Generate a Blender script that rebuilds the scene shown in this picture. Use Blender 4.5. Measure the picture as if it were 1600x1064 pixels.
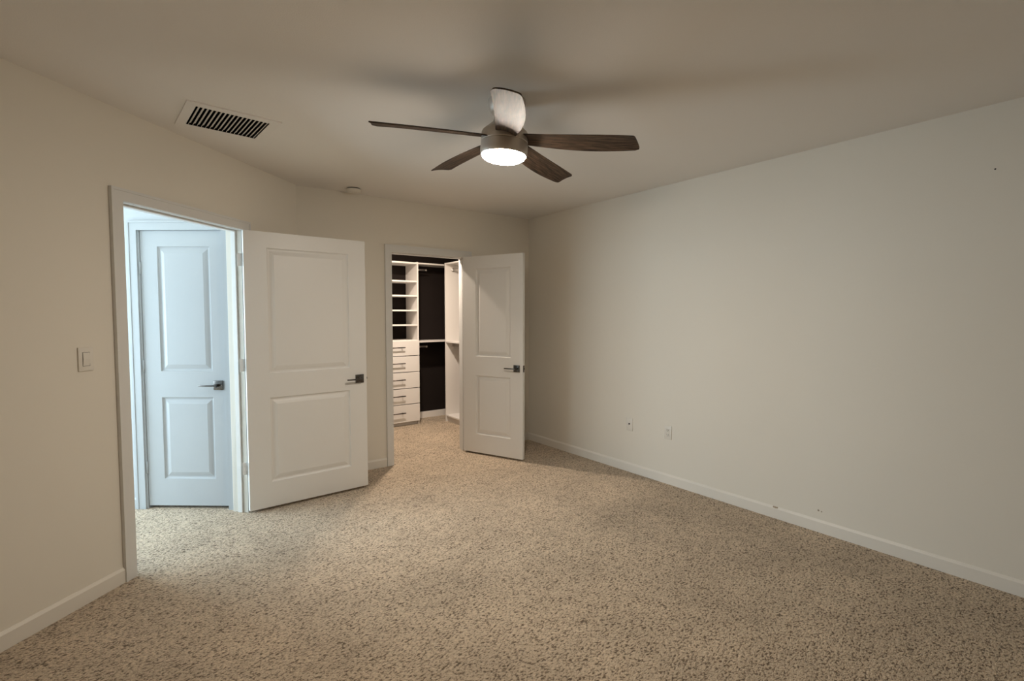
import bpy, bmesh, math, random
import numpy as np
from mathutils import Matrix, Vector

# ------------------------------------------------------------------ reset
for o in list(bpy.data.objects):
    bpy.data.objects.remove(o, do_unlink=True)
S = bpy.context.scene
COL = S.collection
R = math.radians

# ------------------------------------------------------------------ camera
YAW, PITCH, EYE, FPX = R(36.73), R(2.87), 1.435, 777.9
cam_d = bpy.data.cameras.new('camera')
cam = bpy.data.objects.new('camera', cam_d)
COL.objects.link(cam)
cam_d.sensor_fit = 'HORIZONTAL'
cam_d.sensor_width = 36.0
cam_d.lens = FPX / 1600 * 36.0
cam_d.clip_start = 0.02
cam.location = (0, 0, EYE)
cam.rotation_euler = (R(90) - PITCH, 0, -YAW)
S.camera = cam

# ------------------------------------------------------------------ world, lamps, exposure
world = bpy.data.worlds.new('world')
S.world = world
world.use_nodes = True
world.node_tree.nodes['Background'].inputs[0].default_value = (0.02, 0.022, 0.03, 1)
world.node_tree.nodes['Background'].inputs[1].default_value = 0.2
S.view_settings.view_transform = 'Standard'
S.view_settings.look = 'None'
S.view_settings.exposure = 0.17
S.view_settings.gamma = 1.0
S.view_settings.use_curve_mapping = False

FAN_EMIT = 172.0
DAY_W = 238.0
FAN_COL = (1.0, 0.89, 0.76)


def area(name, loc, size, power, color, rot=(0, 0, 0)):
    d = bpy.data.lights.new(name, 'AREA')
    d.shape = 'DISK'
    d.size = size
    d.energy = power
    d.color = color
    o = bpy.data.objects.new(name, d)
    o.location = loc
    o.rotation_euler = rot
    COL.objects.link(o)
    return o


# daylight pouring through the big window of the room beyond the hall
WIN_M = Matrix(((0.65, -0.76, 0, -2.0), (0.76, 0.65, 0, 5.6), (0, 0, 1, 0), (0, 0, 0, 1)))   # x along that wall, y outwards
day = bpy.data.lights.new('hall_window_daylight', 'AREA')
day.shape = 'RECTANGLE'; day.size = 3.0; day.size_y = 1.9
day.energy = DAY_W
day.color = (0.665, 0.865, 1.0)
day_o = bpy.data.objects.new('hall_window_daylight', day)
COL.objects.link(day_o)
day_o.matrix_world = WIN_M @ Matrix.Translation((-0.55, 0.13, 1.25)) @ Matrix.Rotation(R(-90), 4, 'X')
area('closet_ceiling_lamp', (2.38, 5.02, 2.45), 0.11, 40, (1.0, 0.84, 0.69))

# ------------------------------------------------------------------ dimensions
H, XR, YB = 2.527, 3.574, 4.467
AW = R(46.7)                                   # heading of the diagonal wall
A0 = Vector((-1.524, 2.017, 0))
AD = Vector((math.sin(AW), math.cos(AW), 0))
AN = Vector((-AD.y, AD.x, 0))                  # towards the hall
S_END = (YB - A0.y) / AD.y
S_BEG = 0.8
HLa = R(127.8)
H0 = Vector((0.338, 4.281, 0))
HD = Vector((math.sin(HLa), math.cos(HLa), 0))
HN = Vector((-HD.y, HD.x, 0))                  # away from the camera
WT = 0.12


def frame(origin, xdir):
    """matrix with local x along xdir, local y 90 degrees to its left, z up"""
    x = Vector(xdir).normalized()
    y = Vector((-x.y, x.x, 0))
    m = Matrix.Identity(4)
    for i in range(3):
        m[i][0] = x[i]; m[i][1] = y[i]; m[i][2] = (0, 0, 1)[i]; m[i][3] = origin[i]
    return m


M_AW = frame(A0, AD)                            # x = s along the wall, y = into the hall
M_HW = frame(H0, HD)
M_ID = Matrix.Identity(4)

# ------------------------------------------------------------------ materials


def new_mat(name):
    m = bpy.data.materials.new(name)
    m.use_nodes = True
    nt = m.node_tree
    return m, nt, nt.nodes['Principled BSDF']


def nd(nt, typ, **kw):
    n = nt.nodes.new(typ)
    for k, v in kw.items():
        setattr(n, k, v)
    return n


def paint(name, col, rough, bump=0.0, scale=300.0, var=0.0, spots=None):
    m, nt, b = new_mat(name)
    b.inputs['Roughness'].default_value = rough
    b.inputs['Specular IOR Level'].default_value = 0.3
    tc = nd(nt, 'ShaderNodeTexCoord')
    n1 = nd(nt, 'ShaderNodeTexNoise'); n1.inputs['Scale'].default_value = 2.3; n1.inputs['Detail'].default_value = 4
    nt.links.new(tc.outputs['Object'], n1.inputs['Vector'])
    mx = nd(nt, 'ShaderNodeMix', data_type='RGBA')
    mx.inputs[6].default_value = (*[c * (1 - var) for c in col], 1)
    mx.inputs[7].default_value = (*[min(1, c * (1 + var)) for c in col], 1)
    nt.links.new(n1.outputs['Fac'], mx.inputs[0])
    out = mx.outputs[2]
    if spots:
        for (p, r, dark) in spots:
            vd = nd(nt, 'ShaderNodeVectorMath', operation='DISTANCE')
            vd.inputs[1].default_value = p
            nt.links.new(tc.outputs['Object'], vd.inputs[0])
            lt = nd(nt, 'ShaderNodeMath', operation='LESS_THAN'); lt.inputs[1].default_value = r
            nt.links.new(vd.outputs['Value'], lt.inputs[0])
            m2 = nd(nt, 'ShaderNodeMix', data_type='RGBA')
            m2.inputs[7].default_value = dark
            nt.links.new(lt.outputs[0], m2.inputs[0]); nt.links.new(out, m2.inputs[6])
            out = m2.outputs[2]
    nt.links.new(out, b.inputs['Base Color'])
    if bump:
        n2 = nd(nt, 'ShaderNodeTexNoise'); n2.inputs['Scale'].default_value = scale; n2.inputs['Detail'].default_value = 2
        nt.links.new(tc.outputs['Object'], n2.inputs['Vector'])
        bp = nd(nt, 'ShaderNodeBump'); bp.inputs['Strength'].default_value = bump; bp.inputs['Distance'].default_value = 0.002
        nt.links.new(n2.outputs['Fac'], bp.inputs['Height']); nt.links.new(bp.outputs[0], b.inputs['Normal'])
    return m


def metal(name, col, rough):
    m, nt, b = new_mat(name)
    b.inputs['Base Color'].default_value = (*col, 1)
    b.inputs['Metallic'].default_value = 1.0
    tc = nd(nt, 'ShaderNodeTexCoord')
    n1 = nd(nt, 'ShaderNodeTexNoise'); n1.inputs['Scale'].default_value = 60
    nt.links.new(tc.outputs['Object'], n1.inputs['Vector'])
    mr = nd(nt, 'ShaderNodeMapRange'); mr.inputs[3].default_value = rough * 0.85; mr.inputs[4].default_value = rough * 1.15
    nt.links.new(n1.outputs['Fac'], mr.inputs[0]); nt.links.new(mr.outputs[0], b.inputs['Roughness'])
    return m


WALL_C = (0.80, 0.75, 0.66)
SC = (0.34, 0.27, 0.19, 1)
M_wall = paint('wall_paint', WALL_C, 0.75, 0.10, 260, 0.012)
M_wall_r = paint('wall_paint_marked', WALL_C, 0.75, 0.10, 260, 0.012, spots=[
    ((XR, 0.603, 2.193), 0.004, (0.02, 0.015, 0.01, 1)),
    ((XR, 1.385, 0.142), 0.006, SC), ((XR, 1.366, 0.139), 0.004, SC)])
M_ceil = paint('ceiling_paint', (0.85, 0.815, 0.77), 0.85, 0.25, 190, 0.012)
M_trim = paint('trim_enamel', (0.74, 0.73, 0.705), 0.38, 0, 1, 0.01)
M_hall_dimmed = paint('hall_wall_paint_dimmed', (0.49, 0.51, 0.53), 0.7, 0.08, 260, 0.012)  # hall white, greyed and cooled in colour to offset the strong daylight
M_halltrim_dimmed = paint('hall_trim_enamel_dimmed', (0.455, 0.475, 0.49), 0.38, 0, 1, 0.01)  # white hall door and trim, darkened likewise so daylight does not overexpose them
M_base = paint('baseboard_enamel', (0.80, 0.755, 0.68), 0.4, 0, 1, 0.01)
M_door = paint('door_enamel', (0.80, 0.785, 0.755), 0.36, 0.04, 500, 0.008)
M_plate = paint('white_plastic', (0.78, 0.735, 0.66), 0.35, 0, 1, 0.0)
M_mel = paint('white_melamine', (0.82, 0.79, 0.76), 0.35, 0.03, 400, 0.008)
M_dark = paint('dark_closet_paint', (0.012, 0.0075, 0.006), 0.9, 0.2, 160, 0.15)
M_black = paint('black_void', (0.006, 0.006, 0.006), 0.9, 0, 1, 0.0)
M_gap = paint('painted_shadow_gap', (0.05, 0.045, 0.04), 0.8, 0, 1, 0.0)  # dark colour standing in for shade in narrow gaps and slots
M_grey = paint('grey_cabinet', (0.25, 0.24, 0.25), 0.5, 0, 1, 0.02)
M_nickel = metal('satin_nickel', (0.13, 0.12, 0.112), 0.28)
M_rod = metal('closet_rod_metal', (0.75, 0.72, 0.69), 0.35)
M_bronze = metal('dark_nickel_handle', (0.12, 0.10, 0.09), 0.35)
M_pewter = metal('brushed_pewter', (0.58, 0.52, 0.46), 0.45)
M_pewter.node_tree.nodes['Principled BSDF'].inputs['Metallic'].default_value = 0.55
M_vent = paint('vent_enamel', (0.84, 0.805, 0.76), 0.85, 0, 1, 0.01)


def wood_mat():
    m, nt, b = new_mat('walnut_blade')
    tc = nd(nt, 'ShaderNodeTexCoord')
    mp = nd(nt, 'ShaderNodeMapping'); mp.inputs['Scale'].default_value = (2.0, 34.0, 8.0)
    nt.links.new(tc.outputs['Object'], mp.inputs[0])
    n = nd(nt, 'ShaderNodeTexNoise'); n.inputs['Scale'].default_value = 4.0; n.inputs['Detail'].default_value = 8; n.inputs['Roughness'].default_value = 0.7
    nt.links.new(mp.outputs[0], n.inputs['Vector'])
    cr = nd(nt, 'ShaderNodeValToRGB')
    cr.color_ramp.elements[0].position = 0.40; cr.color_ramp.elements[0].color = (0.012, 0.007, 0.0045, 1)
    cr.color_ramp.elements[1].position = 0.66; cr.color_ramp.elements[1].color = (0.150, 0.092, 0.056, 1)
    nt.links.new(n.outputs['Fac'], cr.inputs[0]); nt.links.new(cr.outputs[0], b.inputs['Base Color'])
    b.inputs['Roughness'].default_value = 0.6
    b.inputs['Specular IOR Level'].default_value = 0.32
    bp = nd(nt, 'ShaderNodeBump'); bp.inputs['Strength'].default_value = 0.25; bp.inputs['Distance'].default_value = 0.002
    nt.links.new(n.outputs['Fac'], bp.inputs['Height']); nt.links.new(bp.outputs[0], b.inputs['Normal'])
    return m


M_wood = wood_mat()


def lamp_mat():
    m, nt, b = new_mat('lit_frosted_diffuser')
    b.inputs['Base Color'].default_value = (0.9, 0.88, 0.84, 1)
    b.inputs['Emission Color'].default_value = (*FAN_COL, 1)
    b.inputs['Emission Strength'].default_value = FAN_EMIT
    return m


M_lamp = lamp_mat()


def carpet_mat():
    m, nt, b = new_mat('beige_cut_pile_carpet')
    b.inputs['Roughness'].default_value = 1.0
    b.inputs['Specular IOR Level'].default_value = 0.05
    b.inputs['Sheen Weight'].default_value = 0.15
    tc = nd(nt, 'ShaderNodeTexCoord')
    # yarn tufts: warped cells, leaning one way, with gaps between them
    mp = nd(nt, 'ShaderNodeMapping'); mp.inputs['Rotation'].default_value = (0, 0, R(-37)); mp.inputs['Scale'].default_value = (0.72, 1.25, 1)
    nt.links.new(tc.outputs['Object'], mp.inputs[0])
    wn = nd(nt, 'ShaderNodeTexNoise'); wn.inputs['Scale'].default_value = 60; wn.inputs['Detail'].default_value = 2
    nt.links.new(mp.outputs[0], wn.inputs['Vector'])
    wsub = nd(nt, 'ShaderNodeVectorMath', operation='SUBTRACT'); wsub.inputs[1].default_value = (0.5, 0.5, 0.5)
    nt.links.new(wn.outputs['Color'], wsub.inputs[0])
    wsc = nd(nt, 'ShaderNodeVectorMath', operation='SCALE'); wsc.inputs['Scale'].default_value = 0.022
    nt.links.new(wsub.outputs[0], wsc.inputs[0])
    wadd = nd(nt, 'ShaderNodeVectorMath', operation='ADD')
    nt.links.new(mp.outputs[0], wadd.inputs[0]); nt.links.new(wsc.outputs[0], wadd.inputs[1])
    vo = nd(nt, 'ShaderNodeTexVoronoi', feature='F1'); vo.inputs['Scale'].default_value = 120
    nt.links.new(wadd.outputs[0], vo.inputs['Vector'])
    n1 = nd(nt, 'ShaderNodeTexNoise'); n1.inputs['Scale'].default_value = 76; n1.inputs['Detail'].default_value = 3; n1.inputs['Roughness'].default_value = 0.65
    nt.links.new(mp.outputs[0], n1.inputs['Vector'])
    n2 = nd(nt, 'ShaderNodeTexNoise'); n2.inputs['Scale'].default_value = 380; n2.inputs['Detail'].default_value = 2
    nt.links.new(tc.outputs['Object'], n2.inputs['Vector'])
    n3 = nd(nt, 'ShaderNodeTexNoise'); n3.inputs['Scale'].default_value = 2.4; n3.inputs['Detail'].default_value = 5; n3.inputs['Roughness'].default_value = 0.6
    nt.links.new(tc.outputs['Object'], n3.inputs['Vector'])
    # height: tuft domes plus clumps
    hv = nd(nt, 'ShaderNodeMath', operation='MULTIPLY_ADD'); hv.inputs[1].default_value = -0.75; hv.inputs[2].default_value = 0.75
    nt.links.new(vo.outputs['Distance'], hv.inputs[0])
    hn = nd(nt, 'ShaderNodeMath', operation='MULTIPLY_ADD'); hn.inputs[1].default_value = 1.5
    nt.links.new(n1.outputs['Fac'], hn.inputs[0]); nt.links.new(hv.outputs[0], hn.inputs[2])
    hf = nd(nt, 'ShaderNodeMath', operation='MULTIPLY_ADD'); hf.inputs[1].default_value = 0.30
    nt.links.new(n2.outputs['Fac'], hf.inputs[0]); nt.links.new(hn.outputs[0], hf.inputs[2])
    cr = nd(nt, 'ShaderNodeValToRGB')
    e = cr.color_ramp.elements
    e[0].position = 0.33; e[0].color = (0.17, 0.122, 0.080, 1)  # gaps between tufts darkened in the colour, standing in for crevice shade
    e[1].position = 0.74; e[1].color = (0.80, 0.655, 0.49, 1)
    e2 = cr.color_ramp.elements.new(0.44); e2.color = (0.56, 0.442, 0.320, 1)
    n4 = nd(nt, 'ShaderNodeTexNoise'); n4.inputs['Scale'].default_value = 17; n4.inputs['Detail'].default_value = 3
    nt.links.new(mp.outputs[0], n4.inputs['Vector'])
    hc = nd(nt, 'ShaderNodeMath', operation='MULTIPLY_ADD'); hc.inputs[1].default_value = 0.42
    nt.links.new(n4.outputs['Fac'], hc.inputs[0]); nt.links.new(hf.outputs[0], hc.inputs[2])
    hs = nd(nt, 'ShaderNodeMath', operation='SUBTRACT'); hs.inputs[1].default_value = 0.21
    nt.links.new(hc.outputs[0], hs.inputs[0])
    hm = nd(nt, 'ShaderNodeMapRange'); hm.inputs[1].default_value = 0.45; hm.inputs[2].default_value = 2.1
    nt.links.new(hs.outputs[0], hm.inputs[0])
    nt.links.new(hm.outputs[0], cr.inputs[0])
    big = nd(nt, 'ShaderNodeMapRange'); big.inputs[1].default_value = 0.3; big.inputs[2].default_value = 0.7; big.inputs[3].default_value = 0.86; big.inputs[4].default_value = 1.14
    nt.links.new(n3.outputs['Fac'], big.inputs[0])
    vm = nd(nt, 'ShaderNodeVectorMath', operation='SCALE')
    nt.links.new(cr.outputs[0], vm.inputs[0]); nt.links.new(big.outputs[0], vm.inputs['Scale'])
    nt.links.new(vm.outputs[0], b.inputs['Base Color'])
    bp = nd(nt, 'ShaderNodeBump'); bp.inputs['Strength'].default_value = 0.85; bp.inputs['Distance'].default_value = 0.010
    nt.links.new(hf.outputs[0], bp.inputs['Height']); nt.links.new(bp.outputs[0], b.inputs['Normal'])
    return m


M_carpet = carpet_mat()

# ------------------------------------------------------------------ helpers


class MB:
    """collects shapes and links them as one mesh object"""

    def __init__(self, mat4=None):
        self.bm = bmesh.new()
        self.m = mat4 or M_ID

    def quad(self, pts):
        return self.bm.faces.new([self.bm.verts.new(self.m @ Vector(p)) for p in pts])

    def box(self, x0, x1, y0, y1, z0, z1, bevel=0.0, seg=1):
        t = bmesh.new()
        c = [(x0, y0, z0), (x1, y0, z0), (x1, y1, z0), (x0, y1, z0), (x0, y0, z1), (x1, y0, z1), (x1, y1, z1), (x0, y1, z1)]
        v = [t.verts.new(p) for p in c]
        for f in ((3, 2, 1, 0), (4, 5, 6, 7), (0, 1, 5, 4), (1, 2, 6, 5), (2, 3, 7, 6), (3, 0, 4, 7)):
            t.faces.new([v[i] for i in f])
        if bevel:
            bmesh.ops.bevel(t, geom=t.edges[:], offset=bevel, segments=seg, affect='EDGES', profile=0.5)
        self.add(t)
        return self

    def add(self, t, m=None):
        mm = self.m @ m if m else self.m
        vs = {v: self.bm.verts.new(mm @ v.co) for v in t.verts}
        for f in t.faces:
            try:
                g = self.bm.faces.new([vs[v] for v in f.verts]); g.smooth = f.smooth
            except ValueError:
                pass
        t.free()

    def lathe(self, prof, n=48, m=None, smooth=True):
        """prof: list of (r, z), spun about z"""
        t = bmesh.new()
        rings = []
        for r, z in prof:
            if r < 1e-6:
                rings.append([t.verts.new((0, 0, z))])
            else:
                rings.append([t.verts.new((r * math.cos(2 * math.pi * k / n), r * math.sin(2 * math.pi * k / n), z)) for k in range(n)])
        for a, b in zip(rings, rings[1:]):
            for k in range(n):
                k2 = (k + 1) % n
                if len(a) == 1 and len(b) == 1:
                    continue
                if len(a) == 1:
                    f = t.faces.new((a[0], b[k2], b[k]))
                elif len(b) == 1:
                    f = t.faces.new((a[k], a[k2], b[0]))
                else:
                    f = t.faces.new((a[k], a[k2], b[k2], b[k]))
                f.smooth = smooth
        bmesh.ops.recalc_face_normals(t, faces=t.faces[:])
        self.add(t, m)
        return self

    def rod(self, p0, p1, r, n=16):
        p0, p1 = Vector(p0), Vector(p1)
        d = p1 - p0
        q = Vector((0, 0, 1)).rotation_difference(d.normalized()).to_matrix().to_4x4()
        self.lathe([(0, 0), (r, 0), (r, d.length), (0, d.length)], n, Matrix.Translation(p0) @ q)
        return self

    def build(self, name, mat, parent=None):
        me = bpy.data.meshes.new(name)
        bmesh.ops.recalc_face_normals(self.bm, faces=self.bm.faces[:])
        self.bm.to_mesh(me)
        self.bm.free()
        o = bpy.data.objects.new(name, me)
        me.materials.append(mat)
        COL.objects.link(o)
        if parent is not None:
            o.parent = parent
        return o


def autosmooth(o, ang=35):
    for p in o.data.polygons:
        p.use_smooth = True
    try:
        o.data.set_sharp_from_angle(angle=R(ang))
    except Exception:
        pass
    return o


def tag(o, label=None, cat=None, group=None, kind=None):
    if label: o['label'] = label
    if cat: o['category'] = cat
    if group: o['group'] = group
    if kind: o['kind'] = kind
    return o


def empty(name, mat4, label, cat, group=None, kind=None):
    o = bpy.data.objects.new(name, None)
    o.empty_display_size = 0.1
    COL.objects.link(o)
    o.matrix_world = mat4
    tag(o, label, cat, group, kind)
    return o


def struct(o, label, cat):
    return tag(o, label, cat, None, 'structure')


# ------------------------------------------------------------------ room shell
# floor: one carpet running through bedroom, hall and closet
fl = MB()
fl.quad([(-4, -1.1, 0), (XR + 0.3, -1.1, 0), (XR + 0.3, 7.6, 0), (-4, 7.6, 0)])
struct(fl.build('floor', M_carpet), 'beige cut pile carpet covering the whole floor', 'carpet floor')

# ceiling with a cut-out for the air vent
VR = R(4.4)
V0 = Vector((0.222, 3.046, H))
M_V = Matrix.Translation(V0) @ Matrix.Rotation(VR, 4, 'Z')
VX0, VX1, VY0, VY1 = 0.047, 0.405, 0.050, 0.368      # louvred opening in the vent's own frame
ce = MB()
outer = [Vector((-4, -1.1, H)), Vector((XR + 0.3, -1.1, H)), Vector((XR + 0.3, 7.6, H)), Vector((-4, 7.6, H))]
inner = [M_V @ Vector(p) for p in ((VX0, VY0, 0), (VX1, VY0, 0), (VX1, VY1, 0), (VX0, VY1, 0))]
for i in range(4):
    j = (i + 1) % 4
    ce.quad([outer[i], outer[j], inner[j], inner[i]])
struct(ce.build('ceiling', M_ceil), 'flat off-white painted ceiling', 'ceiling')

w = MB(); w.box(XR, XR + 0.1, -1.1, YB + 0.05, 0, H)
struct(w.build('wall_right', M_wall_r), 'long blank cream wall on the right', 'wall')

OPX0, OPX1, OPZ = 1.912, 2.722, 2.035                  # closet opening
w = MB()
w.box(A0.x + AD.x * S_END - 0.02, OPX0, YB, YB + WT, 0, H)
w.box(OPX1, XR + 0.1, YB, YB + WT, 0, H)
w.box(OPX0, OPX1, YB, YB + WT, OPZ, H)
struct(w.build('wall_back', M_wall), 'cream wall with the closet doorway', 'wall')

ES0, ES1, EZ = 2.005, 2.905, 2.042                     # entry opening along the diagonal wall
w = MB(M_AW)
w.box(S_BEG - 0.1, ES0, 0, WT, 0, H)
w.box(ES1, S_END, 0, WT, 0, H)
w.box(ES0, ES1, 0, WT, EZ, H)
struct(w.build('wall_left', M_wall), 'diagonal cream wall with the entry doorway', 'wall')

pL = A0 + AD * S_BEG
w = MB(); w.box(pL.x - 0.1, pL.x, -1.1, pL.y + 0.03, 0, H)
struct(w.build('wall_side', M_wall), 'plain cream side wall beyond the left edge of view', 'wall')
w = MB(); w.box(pL.x - 0.1, XR + 0.1, -1.2, -1.1, 0, H)
struct(w.build('wall_rear', M_wall), 'plain cream wall behind the viewpoint', 'wall')

# hall
HE = -0.54
HDR0, HDR1 = -0.413, 0.187
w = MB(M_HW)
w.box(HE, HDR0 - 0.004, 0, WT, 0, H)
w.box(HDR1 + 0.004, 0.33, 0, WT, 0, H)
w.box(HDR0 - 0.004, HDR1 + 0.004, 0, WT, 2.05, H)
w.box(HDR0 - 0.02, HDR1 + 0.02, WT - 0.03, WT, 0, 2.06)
struct(w.build('wall_hall', M_hall_dimmed), 'bright white hall wall around the closed hall door', 'wall')
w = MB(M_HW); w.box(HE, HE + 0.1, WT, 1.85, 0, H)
struct(w.build('wall_hall_return', M_hall_dimmed), 'hall corner wall turning away behind the hall door', 'wall')


def wall_between(name, p, q, label):
    d = Vector((q[0] - p[0], q[1] - p[1], 0))
    w = MB(frame((p[0], p[1], 0), d)); w.box(0, d.length, 0, 0.1, 0, H)
    return struct(w.build(name, M_hall_dimmed), label, 'wall')


wp = [WIN_M @ Vector((x, 0, 0)) for x in (-2.4, 2.0)]
pc = M_HW @ Vector((HE + 0.1, 1.85, 0))
pn = A0 + AD * -0.9
wall_between('wall_hall_far', wp[1], pc, 'far wall of the bright room beyond the hall')
wall_between('wall_hall_left', pn, wp[0], 'left wall of the bright room beyond the hall')
w = MB(WIN_M)
w.box(-2.4, -2.05, 0, 0.12, 0, H); w.box(0.95, 2.0, 0, 0.12, 0, H)
w.box(-2.05, 0.95, 0, 0.12, 0, 0.3); w.box(-2.05, 0.95, 0, 0.12, 2.2, H)
struct(w.build('wall_window', M_hall_dimmed), 'wall with the big window lighting the hall', 'wall')
w = MB(WIN_M)
for x in (-2.05, -1.07, -0.08, 0.90):
    w.box(x, x + 0.05, 0.03, 0.09, 0.3, 2.2, 0.003)
for z in (0.3, 2.15):
    w.box(-2.05, 0.95, 0.03, 0.09, z, z + 0.05, 0.003)
struct(w.build('window_1', M_trim), 'big white framed window of the bright room beyond the hall', 'window')
w = MB(M_AW); w.box(-0.9, S_BEG - 0.1, 0, WT, 0, H)
struct(w.build('wall_hall_near', M_hall_dimmed), 'hall wall continuing behind the bedroom corner', 'wall')

# closet
CX0, CX1, CY1 = 1.25, 3.64, 6.335
w = MB(); w.box(CX0 - 0.1, CX1 + 0.1, CY1, CY1 + 0.1, 0, H)
struct(w.build('wall_closet_back', M_dark), 'very dark brown back wall of the closet', 'wall')
w = MB(); w.box(CX1, CX1 + 0.1, YB + WT, CY1, 0, H)
struct(w.build('wall_closet_right', M_dark), 'very dark brown right wall of the closet', 'wall')
w = MB(); w.box(CX0 - 0.1, CX0, YB + WT, CY1, 0, H)
struct(w.build('wall_closet_left', M_dark), 'very dark brown left wall of the closet', 'wall')

# ------------------------------------------------------------------ baseboards


def base_run(mb, x0, x1, h=0.083, t=0.013, flip=1):
    """run along local x on the wall face y=0, standing out towards -y"""
    pr = [(0, 0), (-t, 0), (-t, h - 0.014), (-t * 0.45, h - 0.003), (-t * 0.3, h), (0, h)]
    a = [(x0, y, z) for y, z in pr]
    b = [(x1, y, z) for y, z in pr]
    n = len(pr)
    for i in range(n):
        j = (i + 1) % n
        mb.quad([a[i], b[i], b[j], a[j]])
    mb.quad(a[::-1]); mb.quad(b)


mb = MB(frame((XR, 0, 0), (0, -1, 0))); base_run(mb, -YB, 1.1)
BSPOT = paint('baseboard_enamel_scuffed', (0.80, 0.755, 0.68), 0.4, 0, 1, 0.01,
              spots=[((XR - 0.008, 1.66, 0.079), 0.008, SC), ((XR - 0.008, 1.671, 0.080), 0.007, SC), ((XR - 0.008, 1.649, 0.080), 0.007, SC)])
struct(mb.build('baseboard_right', BSPOT), 'white baseboard along the right wall', 'baseboard')
mb = MB(frame((0, YB, 0), (1, 0, 0)))
base_run(mb, A0.x + AD.x * S_END + 0.005, OPX0 - 0.068); base_run(mb, OPX1 + 0.068, XR - 0.013)
struct(mb.build('baseboard_back', M_base), 'white baseboard on the closet doorway wall', 'baseboard')
mb = MB(M_AW); base_run(mb, S_BEG, ES0 - 0.066); base_run(mb, ES1 + 0.075, S_END - 0.02)
struct(mb.build('baseboard_left', M_base), 'white baseboard on the diagonal entry wall', 'baseboard')
mb = MB(M_HW); base_run(mb, HE, HDR0 - 0.075, 0.083)
mb.box(HE - 0.013, HE, -0.013, 1.8, 0, 0.083)
struct(mb.build('baseboard_hall', M_halltrim_dimmed), 'white baseboard at the hall corner', 'baseboard')

# ------------------------------------------------------------------ door casings


def casing(mb, x0, x1, z, wd, side=-1, y0=0.0, t=0.016, left=True, right=True):
    """three mitred boards round an opening x0..x1 up to z on the face y=y0, standing out towards side*y"""
    def board(p):                                 # p: 4 corners outer/inner in x,z
        for yy in (0,):
            f = [(x, y0 + side * t, zz) for x, zz in p]
            b = [(x, y0, zz) for x, zz in p]
            mb.quad(f)
            for i in range(4):
                j = (i + 1) % 4
                mb.quad([f[i], f[j], b[j], b[i]])
    def stepped(p_out, p_in, th):
        pass
    if left:
        board([(x0 - wd, 0), (x0, 0), (x0, z), (x0 - wd, z + wd)])
    if right:
        board([(x1, 0), (x1 + wd, 0), (x1 + wd, z + wd), (x1, z)])
    board([(x0 - wd, z + wd), (x0, z), (x1, z), (x1 + wd, z + wd)])
    # back band: a slightly thicker outer lip
    lw, lt = 0.014, 0.004
    y1 = y0 + side * t; y2 = y0 + side * (t + lt)
    a, b_ = min(y1, y2), max(y1, y2)
    if left: mb.box(x0 - wd, x0 - wd + lw, a, b_, 0, z + wd)
    if right: mb.box(x1 + wd - lw, x1 + wd, a, b_, 0, z + wd)
    mb.box(x0 - wd + (lw if left else 0), x1 + wd - (lw if right else 0), a, b_, z + wd - lw, z + wd)


def jambs(mb, x0, x1, z, depth, stop_y0, stop_y1, th=0.012, st=0.011):
    """lining just inside the opening plus the door stop"""
    mb.box(x0 - 0.002, x0 + th, -0.002, depth + 0.002, 0, z)
    mb.box(x1 - th, x1 + 0.002, -0.002, depth + 0.002, 0, z)
    mb.box(x0 + th, x1 - th, -0.002, depth + 0.002, z - th, z + 0.002)
    mb.box(x0 + th, x0 + th + st, stop_y0, stop_y1, 0, z - th, 0.002)
    mb.box(x1 - th - st, x1 - th, stop_y0, stop_y1, 0, z - th, 0.002)
    mb.box(x0 + th + st, x1 - th - st, stop_y0, stop_y1, z - th - st, z - th, 0.002)


mb = MB(M_AW)
casing(mb, ES0, ES1 + 0.014, EZ, 0.066)
jambs(mb, ES0 - 0.010, ES1 + 0.012, EZ + 0.010, WT, 0.040, 0.075)
casing(mb, ES0, ES1, EZ, 0.066, side=1, y0=WT, right=False)
struct(mb.build('trim_1', M_trim), 'white casing and jamb around the entry doorway on the diagonal wall', 'door frame')
mb = MB(frame((0, YB, 0), (1, 0, 0)))
casing(mb, OPX0, OPX1 + 0.004, OPZ, 0.066, t=0.014)
jambs(mb, OPX0 - 0.010, OPX1 + 0.010, OPZ + 0.010, WT, 0.040, 0.075)
struct(mb.build('trim_2', M_trim), 'white casing and jamb around the closet doorway', 'door frame')
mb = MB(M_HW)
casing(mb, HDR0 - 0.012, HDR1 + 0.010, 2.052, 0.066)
struct(mb.build('trim_3', M_halltrim_dimmed), 'bright white casing around the closed hall door', 'door frame')

# ------------------------------------------------------------------ doors


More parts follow.
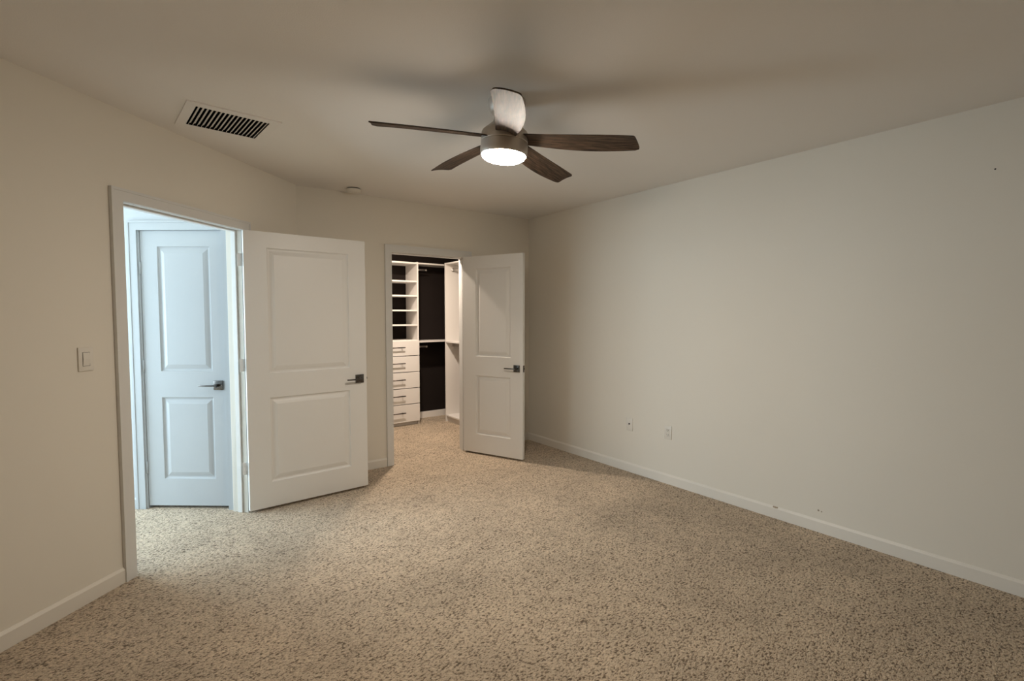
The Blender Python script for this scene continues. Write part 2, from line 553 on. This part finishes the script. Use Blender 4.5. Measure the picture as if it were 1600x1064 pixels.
def leaf_mesh(name, mat, parent, wd, ht, th, xl, xr, pz, z0=0.020):
    """two-panel leaf: local x from the hinge, front face y=0 (towards -y), back y=th"""
    mb = MB()
    xs = [0, xl, xr, wd]
    zs = [z0, pz[0], pz[1], pz[2], pz[3], z0 + ht]
    rings = [(0.0, 0.0), (0.005, 0.008), (0.011, 0.0115), (0.019, 0.0115), (0.034, 0.006), (0.050, 0.0015)]
    for face in (0, 1):
        def Y(d):
            return d if face == 0 else th - d
        for i in range(3):
            for k in range(5):
                a, b, c, d = xs[i], xs[i + 1], zs[k], zs[k + 1]
                if i == 1 and k in (1, 3):
                    prev = None
                    for ins, dep in rings:
                        r = [(a + ins, Y(dep), c + ins), (b - ins, Y(dep), c + ins), (b - ins, Y(dep), d - ins), (a + ins, Y(dep), d - ins)]
                        if prev:
                            for q in range(4):
                                q2 = (q + 1) % 4
                                mb.quad([prev[q], prev[q2], r[q2], r[q]])
                        prev = r
                    mb.quad(prev)
                else:
                    mb.quad([(a, Y(0), c), (b, Y(0), c), (b, Y(0), d), (a, Y(0), d)])
    z1 = z0 + ht
    mb.quad([(0, 0, z0), (0, th, z0), (0, th, z1), (0, 0, z1)])
    mb.quad([(wd, 0, z0), (wd, th, z0), (wd, th, z1), (wd, 0, z1)])
    mb.quad([(0, 0, z0), (wd, 0, z0), (wd, th, z0), (0, th, z0)])
    mb.quad([(0, 0, z1), (wd, 0, z1), (wd, th, z1), (0, th, z1)])
    bmesh.ops.remove_doubles(mb.bm, verts=mb.bm.verts[:], dist=1e-5)
    return mb.build(name, mat, parent)


def lever(parent, x, z, th, side, towards=-1):
    """square rosette and lever; side -1 = front face (y<0), +1 = back"""
    y0 = 0 if side < 0 else th
    sg = side

    def yb(a, b):
        p, q = y0 + sg * a, y0 + sg * b
        return min(p, q), max(p, q)
    h = MB()
    a, b = yb(0, 0.009); h.box(x - 0.0345, x + 0.0345, a, b, z - 0.0345, z + 0.0345, 0.0018, 2)
    hd = autosmooth(h.build('door_handle', M_nickel, parent), 30)
    l = MB()
    l.rod((x, y0 + sg * 0.009, z), (x, y0 + sg * 0.047, z), 0.011, 20)
    a, b = yb(0.040, 0.053)
    xa, xb = (x - 0.118, x + 0.011) if towards < 0 else (x - 0.011, x + 0.118)
    l.box(xa, xb, a, b, z - 0.0055, z + 0.0055, 0.002, 2)
    autosmooth(l.build('lever', M_nickel, hd), 30)
    return hd


def hinge_part(parent, z, x=-0.004, y=0.004, leaf_y=None, mat=M_trim):
    h = MB()
    h.rod((x, y, z - 0.045), (x, y, z + 0.045), 0.0062, 12)
    h.rod((x, y, z - 0.050), (x, y, z + 0.050), 0.0036, 10)
    if leaf_y:
        h.box(-0.0016, 0.0, leaf_y[0], leaf_y[1], z - 0.045, z + 0.045)
    return h.build('hinge', mat, parent)


TH = 0.035
# entry door: swung wide open, parallel to the closet wall
d1 = empty('door_1', Matrix.Translation((0.596, 3.962, 0)) @ Matrix.Rotation(R(2.9), 4, 'Z'),
           'open white two-panel entry door hinged on the diagonal wall, nearest the hall', 'door', kind='structure')
leaf_mesh('door_leaf', M_door, d1, 0.893, 2.018, TH, 0.150, 0.752, (0.205, 0.832, 1.012, 1.925))
lever(d1, 0.832, 0.919, TH, -1); lever(d1, 0.832, 0.919, TH, 1)
mb = MB(); mb.box(0.893, 0.8942, 0.006, 0.029, 0.89, 0.948); mb.box(0.893, 0.904, 0.011, 0.024, 0.911, 0.927, 0.002)
mb.build('latch', M_nickel, d1)
for z in (0.33, 1.08, 1.83):
    h = MB()
    h.rod((-0.006, TH + 0.002, z - 0.045), (-0.006, TH + 0.002, z + 0.045), 0.0065, 12)
    h.box(-0.0015, 0.0, 0.004, TH, z - 0.045, z + 0.045)
    h.box(-0.034, -0.004, TH - 0.0005, TH + 0.0015, z - 0.045, z + 0.045)
    h.build('hinge', M_trim, d1)

# closet door: swung past square, towards the viewer
d2 = empty('door_2', Matrix.Translation((2.692, 4.458, 0)) @ Matrix.Rotation(R(-67.25), 4, 'Z'),
           'open white two-panel closet door on the right of the closet doorway', 'door', kind='structure')
leaf_mesh('door_leaf', M_door, d2, 0.712, 2.018, TH, 0.158, 0.572, (0.212, 0.820, 1.020, 1.912))
lever(d2, 0.645, 0.915, TH, -1); lever(d2, 0.645, 0.915, TH, 1)
mb = MB(); mb.box(0.712, 0.7134, 0.005, 0.030, 0.882, 0.948, 0.0004); mb.box(0.712, 0.722, 0.011, 0.024, 0.907, 0.923, 0.002)
mb.build('latch', M_bronze, d2)
for z in (0.33, 1.08, 1.83):
    hinge_part(d2, z, 0.002, TH + 0.004)

# hall door: closed
d3 = empty('door_3', M_HW @ Matrix.Translation((HDR0, 0.006, 0)),
           'closed white two-panel hall door seen through the entry doorway', 'door', kind='structure')
leaf_mesh('door_leaf', M_halltrim_dimmed, d3, HDR1 - HDR0, 2.026, TH, 0.122, 0.506, (0.224, 0.834, 1.025, 1.936), z0=0.022)
lever(d3, 0.548, 0.924, TH, -1)
for z in (0.31, 1.065, 1.78):
    h = MB()
    h.rod((-0.003, -0.005, z - 0.045), (-0.003, -0.005, z + 0.045), 0.0065, 12)
    h.build('hinge', M_halltrim_dimmed, d3)

# ------------------------------------------------------------------ ceiling fan
tx, ty = -0.039, 0.0485
zax = Vector((-tx, -ty, 1)).normalized()
q = Vector((0, 0, 1)).rotation_difference(zax).to_matrix().to_4x4()
FAN = Matrix.Translation((1.524, 2.106, 2.335)) @ q
fan = empty('ceiling_fan', FAN, 'five blade dark wood ceiling fan with a lit round light, hanging from the ceiling', 'ceiling fan')
top = H - 2.335
mb = MB(); mb.lathe([(0, top + 0.006), (0.096, top + 0.006), (0.096, top - 0.012), (0.088, top - 0.045), (0.076, top - 0.062), (0.068, top - 0.066), (0, top - 0.066)])
autosmooth(mb.build('canopy', M_pewter, fan), 40)
mb = MB(); mb.lathe([(0, top - 0.06), (0.062, top - 0.06), (0.060, 0.105), (0.064, 0.085), (0.082, 0.066), (0.103, 0.048), (0.116, 0.036), (0.1195, 0.028),
                     (0.1205, -0.014), (0.1185, -0.016), (0.1185, -0.019), (0.1205, -0.021), (0.1205, -0.030), (0, -0.030)], 64)
autosmooth(mb.build('motor_housing', M_pewter, fan), 40)
mb = MB(); mb.lathe([(0, -0.030), (0.1208, -0.030), (0.1215, -0.060), (0.1205, -0.074), (0.1165, -0.082), (0.1130, -0.082), (0.1130, -0.070), (0, -0.070)], 64)
autosmooth(mb.build('light_ring', M_pewter, fan), 40)
mb = MB(); mb.lathe([(0.1125, -0.074), (0.1125, -0.084), (0.108, -0.093), (0.093, -0.102), (0.066, -0.109), (0.035, -0.113), (0, -0.114)], 64)
lp = autosmooth(mb.build('lamp_diffuser', M_lamp, fan), 60)
tag(lp, 'glowing white round light diffuser')


def blade_mesh():
    bm = bmesh.new()
    nu, nv = 40, 14
    r0, r1 = 0.085, 0.664
    th = 0.0065
    grid = {}
    for side in (0, 1):
        for i in range(nu + 1):
            u = i / nu
            x = r0 + (r1 - r0) * u
            wmid = 0.100 + 0.044 * math.sin(min(1, u / 0.66) * math.pi / 2) - 0.016 * max(0, (u - 0.66) / 0.34) ** 1.5
            bow = 0.016 * math.sin(u * math.pi) - 0.006 * u   # slight sweep
            for j in range(nv + 1):
                v = j / nv - 0.5
                y = v * wmid + bow
                crn = max(0.0, (abs(v) - 0.34) / 0.16)         # rounded corners of an oblique tip
                x2 = x + (0.030 * v - 0.024 * (1 - math.sqrt(max(0, 1 - crn * crn)))) * max(0, (u - 0.7) / 0.3) ** 1.5
                camber = -0.007 * (1 - (2 * v) ** 2) * -1
                edge = 1 - max(0, (abs(v) * 2 - 0.9) / 0.1) ** 2 * 0.6
                z = camber + (th / 2 * edge if side == 0 else -th / 2 * edge) - 0.070 * (x - r0) 
                grid[side, i, j] = bm.verts.new((x2, y, z))
    for side in (0, 1):
        for i in range(nu):
            for j in range(nv):
                q4 = [grid[side, i, j], grid[side, i + 1, j], grid[side, i + 1, j + 1], grid[side, i, j + 1]]
                f = bm.faces.new(q4 if side == 0 else q4[::-1]); f.smooth = True
    def strip(a, b):
        for k in range(len(a) - 1):
            f = bm.faces.new((a[k], a[k + 1], b[k + 1], b[k]))
            f.smooth = True
    strip([grid[0, i, 0] for i in range(nu + 1)], [grid[1, i, 0] for i in range(nu + 1)])
    strip([grid[0, i, nv] for i in range(nu + 1)], [grid[1, i, nv] for i in range(nu + 1)])
    strip([grid[0, 0, j] for j in range(nv + 1)], [grid[1, 0, j] for j in range(nv + 1)])
    strip([grid[0, nu, j] for j in range(nv + 1)], [grid[1, nu, j] for j in range(nv + 1)])
    bmesh.ops.recalc_face_normals(bm, faces=bm.faces[:])
    me = bpy.data.meshes.new('blade')
    bm.to_mesh(me); bm.free()
    me.materials.append(M_wood)
    try:
        me.set_sharp_from_angle(angle=R(50))
    except Exception:
        pass
    return me


BM = blade_mesh()
for k in range(5):
    o = bpy.data.objects.new('blade', BM)
    COL.objects.link(o)
    o.parent = fan
    o.matrix_local = Matrix.Rotation(R(164.4 + 72 * k), 4, 'Z') @ Matrix.Rotation(R(-13), 4, 'X')

# ------------------------------------------------------------------ ceiling vent
vent = empty('air_vent', M_V, 'rectangular white louvred air vent in the ceiling above the entry door', 'air vent')
FW, FD = 0.456, 0.418
mb = MB()
t = 0.007
for a, b, c, d in ((0, FW, 0, VY0), (0, FW, VY1, FD), (0, VX0, VY0, VY1), (VX1, FW, VY0, VY1)):
    mb.box(a, b, c, d, -t, 0.0)
mb.build('frame', M_vent, vent)
mb = MB()
for (a, b, c, d) in ((VX0, VX1, VY0 - 0.001, VY0 + 0.001), (VX0, VX1, VY1 - 0.001, VY1 + 0.001), (VX0 - 0.001, VX0 + 0.001, VY0, VY1), (VX1 - 0.001, VX1 + 0.001, VY0, VY1)):
    mb.box(a, b, c, d, -t + 0.001, 0.12)
mb.box(VX0, VX1, VY0, VY1, 0.12, 0.122)
mb.build('duct', M_black, vent)
NS = 17
pitch = (VX1 - VX0) / NS
sm = MB()
arc = [(0.000, -0.0065), (0.0008, -0.001), (0.0035, 0.0035), (0.008, 0.0062), (0.0130, 0.0075)]
for i in range(len(arc) - 1):
    (x0, z0), (x1, z1) = arc[i], arc[i + 1]
    sm.quad([(x0, 0, z0), (x0, VY1 - VY0, z0), (x1, VY1 - VY0, z1), (x1, 0, z1)])
    sm.quad([(x0 + 0.0012, 0, z0 - 0.0006), (x0 + 0.0012, VY1 - VY0, z0 - 0.0006), (x1 + 0.0012, VY1 - VY0, z1 - 0.0006), (x1 + 0.0012, 0, z1 - 0.0006)])
sm.quad([(0, 0, -0.0065), (0.0012, 0, -0.0071), (0.0012, VY1 - VY0, -0.0071), (0, VY1 - VY0, -0.0065)])
slat = sm.build('slat', M_vent, vent)
for k in range(NS):
    o = slat if k == 0 else slat.copy()
    if k:
        COL.objects.link(o); o.parent = vent
    o.location = (VX0 + pitch * (k + 0.72) - 0.004, VY0, 0.0)

# ------------------------------------------------------------------ smoke detector
sd = empty('smoke_detector', Matrix.Translation((1.506, 4.300, H)), 'small round white smoke detector on the ceiling near the closet wall', 'smoke detector')
mb = MB(); mb.lathe([(0, 0), (0.052, 0), (0.052, -0.008), (0, -0.008)], 40)
mb.build('mounting_plate', M_gap, sd)  # coloured dark to paint the shadow gap between cover and ceiling
mb = MB(); mb.lathe([(0, -0.008), (0.062, -0.008), (0.063, -0.014), (0.060, -0.024), (0.048, -0.033), (0.020, -0.036), (0, -0.036)], 40)
autosmooth(mb.build('cover', M_plate, sd), 40)

# ------------------------------------------------------------------ wall plates


def plate(mb, w=0.072, h=0.116, t=0.0055):
    mb.box(-w / 2, w / 2, -t, 0, -h / 2, h / 2, 0.0022, 2)


rw = frame((XR, 0, 0), (0, -1, 0))              # local -y stands into the room
cx = empty('coax_outlet', rw @ Matrix.Translation((-2.982, 0, 0.437)), 'white cable jack plate low on the right wall, nearer the closet', 'wall plate')
mb = MB(); plate(mb); autosmooth(mb.build('cover_plate', M_plate, cx), 30)
mb = MB(); mb.rod((0, -0.005, 0.006), (0, -0.008, 0.006), 0.0085, 6); mb.rod((0, -0.006, 0.006), (0, -0.014, 0.006), 0.0052, 16)
mb.build('jack', M_bronze, cx)
for z in (-0.042, 0.042):
    mb = MB(); mb.rod((0, -0.0050, z), (0, -0.0066, z), 0.003, 10); mb.build('screw', M_plate, cx)
pw = empty('power_outlet', rw @ Matrix.Translation((-2.566, 0, 0.441)), 'white duplex power outlet low on the right wall, farther from the closet', 'wall plate')
mb = MB(); plate(mb); autosmooth(mb.build('cover_plate', M_plate, pw), 30)
for z in (-0.0195, 0.0195):
    mb = MB(); mb.box(-0.0165, 0.0165, -0.0075, -0.004, z - 0.0135, z + 0.0135, 0.003, 2)
    rc = mb.build('receptacle', M_plate, pw)
    mb = MB()
    mb.box(-0.0085, -0.0055, -0.0079, -0.007, z - 0.003, z + 0.007); mb.box(0.0055, 0.0085, -0.0079, -0.007, z - 0.003, z + 0.006)
    mb.rod((0, -0.007, z - 0.008), (0, -0.0079, z - 0.008), 0.0024, 10)
    mb.build('slots', M_gap, rc)
sw = empty('light_switch', M_AW @ Matrix.Translation((1.785, 0, 1.219)), 'white rocker light switch on the diagonal wall beside the entry doorway', 'light switch')
mb = MB(); plate(mb, 0.074, 0.118, 0.007); autosmooth(mb.build('cover_plate', M_plate, sw), 30)
mb = MB()
mb.quad([(-0.0165, -0.0075, -0.033), (0.0165, -0.0075, -0.033), (0.0165, -0.0115, 0.0), (-0.0165, -0.0115, 0.0)])
mb.quad([(-0.0165, -0.0115, 0.0), (0.0165, -0.0115, 0.0), (0.0165, -0.0085, 0.033), (-0.0165, -0.0085, 0.033)])
for sx in (-0.0165, 0.0165):
    mb.quad([(sx, -0.005, -0.033), (sx, -0.0075, -0.033), (sx, -0.0115, 0), (sx, -0.0085, 0.033), (sx, -0.005, 0.033)])
mb.quad([(-0.0165, -0.005, 0.033), (0.0165, -0.005, 0.033), (0.0165, -0.0085, 0.033), (-0.0165, -0.0085, 0.033)])
mb.quad([(-0.0165, -0.005, -0.033), (0.0165, -0.005, -0.033), (0.0165, -0.0075, -0.033), (-0.0165, -0.0075, -0.033)])
mb.build('rocker', M_plate, sw)
mb = MB(); mb.box(-0.0182, 0.0182, -0.0074, -0.0066, -0.0347, 0.0347); mb.build('rocker_surround', M_gap, sw)

# ------------------------------------------------------------------ closet furniture
PT = 0.019
TX0, TX1, TYF, TYB = 2.300, 2.936, 5.985, CY1
tower = empty('closet_tower', Matrix.Translation((0, 0, 0)), 'white closet tower with open cubbies above five drawers', 'closet unit', )
tower.location = ((TX0 + TX1) / 2, (TYF + TYB) / 2, 0)
OFF = Matrix.Translation(-Vector(tower.location))
DR = [0.045, 0.280, 0.488, 0.701, 0.912, 1.111]
mb = MB(OFF); mb.box(TX1 - PT, TX1, TYF, TYB, 0, 2.135, 0.001); mb.build('side_panel', M_mel, tower)
mb = MB(OFF); mb.box(TX0, TX0 + PT, TYF, TYB, 0, 2.135, 0.001); mb.build('side_panel', M_mel, tower)
for z in (2.116, 1.878, 1.690, 1.500, 1.310, 1.111 - 0.004):
    mb = MB(OFF); mb.box(TX0 + PT, TX1 - PT, TYF + 0.001, TYB, z - PT / 2, z + PT / 2 + (0.002 if z > 2 else 0), 0.001)
    mb.build('shelf', M_mel, tower)
mb = MB(OFF); mb.box(TX0 + PT, TX1 - PT, TYF + 0.035, TYF + 0.05, 0, DR[0], 0.0); mb.build('toe_kick', M_mel, tower)
for i in range(5):
    z0, z1 = DR[i] + 0.0045, DR[i + 1] - 0.0045
    mb = MB(OFF); mb.box(TX0 + 0.002, TX1 - 0.004, TYF - 0.018, TYF - 0.0005, z0, z1, 0.0012)
    mb.box(TX0 + 0.03, TX1 - 0.03, TYF, TYB - 0.03, z0 + 0.02, z1 - 0.045)
    dr = mb.build('drawer', M_mel, tower)
    zc = (z0 + z1) / 2 + 0.012
    xc = (TX0 + TX1) / 2
    h = MB(OFF)
    h.rod((xc - 0.10, TYF - 0.054, zc), (xc + 0.10, TYF - 0.054, zc), 0.007, 14)
    for dx in (-0.065, 0.065):
        h.rod((xc + dx, TYF - 0.054, zc), (xc + dx, TYF - 0.017, zc), 0.0045, 10)
    h.build('drawer_handle', M_bronze, dr)

mid = empty('hanging_bay', Matrix.Translation((3.11, 6.2, 0)), 'white shelves and rods spanning the dark closet back wall beside the tower', 'closet shelving')
OFF = Matrix.Translation((-3.11, -6.2, 0))
for z in (2.125, 1.085):
    mb = MB(OFF); mb.box(TX1, 3.625, 6.05, TYB, z - PT / 2, z + PT / 2, 0.001); mb.build('shelf', M_mel, mid)
    r = MB(OFF); zz = z - 0.075
    r.rod((TX1, 6.17, zz), (TX1 + 0.20, 6.17, zz), 0.0125, 16)
    r.lathe([(0, -0.012), (0.012, -0.010), (0.017, 0), (0.012, 0.010), (0, 0.012)], 16, Matrix.Translation((TX1 + 0.205, 6.17, zz)) @ Matrix.Rotation(R(90), 4, 'Y'))
    r.build('hanging_rod', M_rod, mid)
mb = MB(OFF); mb.box(TX1, 3.625, 6.295, TYB, 0.0, 0.083, 0.001); mb.build('base_rail', M_mel, mid)

UX, UY1, UY0, UXB = 3.283, 5.909, 4.72, CX1
unit = empty('hanging_unit', Matrix.Translation((3.46, 5.3, 0)), 'white double-hang closet unit on the right closet wall, half hidden by the open closet door', 'closet unit')
OFF = Matrix.Translation((-3.46, -5.3, 0))
mb = MB(OFF); mb.box(UX, UXB, UY1 - PT, UY1, 0, 2.135, 0.001); mb.build('side_panel', M_mel, unit)
mb = MB(OFF); mb.box(UX, UXB, UY0, UY0 + PT, 0, 2.135, 0.001); mb.build('side_panel', M_mel, unit)
for z in (2.125, 1.082, 0.085):
    mb = MB(OFF); mb.box(UX + 0.001, UXB, UY0 + PT, UY1 - PT, z - PT / 2, z + PT / 2, 0.001); mb.build('shelf', M_mel, unit)
mb = MB(OFF); mb.box(UX + 0.03, UX + 0.045, UY0 + PT, UY1 - PT, 0, 0.075); mb.build('toe_kick', M_mel, unit)
for z in (2.045, 1.018):
    r = MB(OFF); r.rod((3.40, UY0 + PT, z), (3.40, UY1 - PT, z), 0.0135, 16)
    r.lathe([(0, 0), (0.024, 0), (0.024, 0.012), (0, 0.012)], 16, Matrix.Translation((3.40, UY1 - PT, z)) @ Matrix.Rotation(R(90), 4, 'X'))
    r.build('hanging_rod', M_rod, unit)

# ------------------------------------------------------------------ sliver of furniture beyond the hall corner
cb = empty('cabinet', M_HW @ Matrix.Translation((-1.34, 1.25, 0)), 'grey cabinet with a white top glimpsed past the hall corner', 'cabinet')
mb = MB(); mb.box(-0.35, 0.39, -0.30, 0.12, 0.0, 1.02, 0.003); mb.build('body', M_grey, cb)
mb = MB(); mb.box(-0.37, 0.40, -0.32, 0.13, 1.02, 1.06, 0.003); mb.build('top', M_trim, cb)
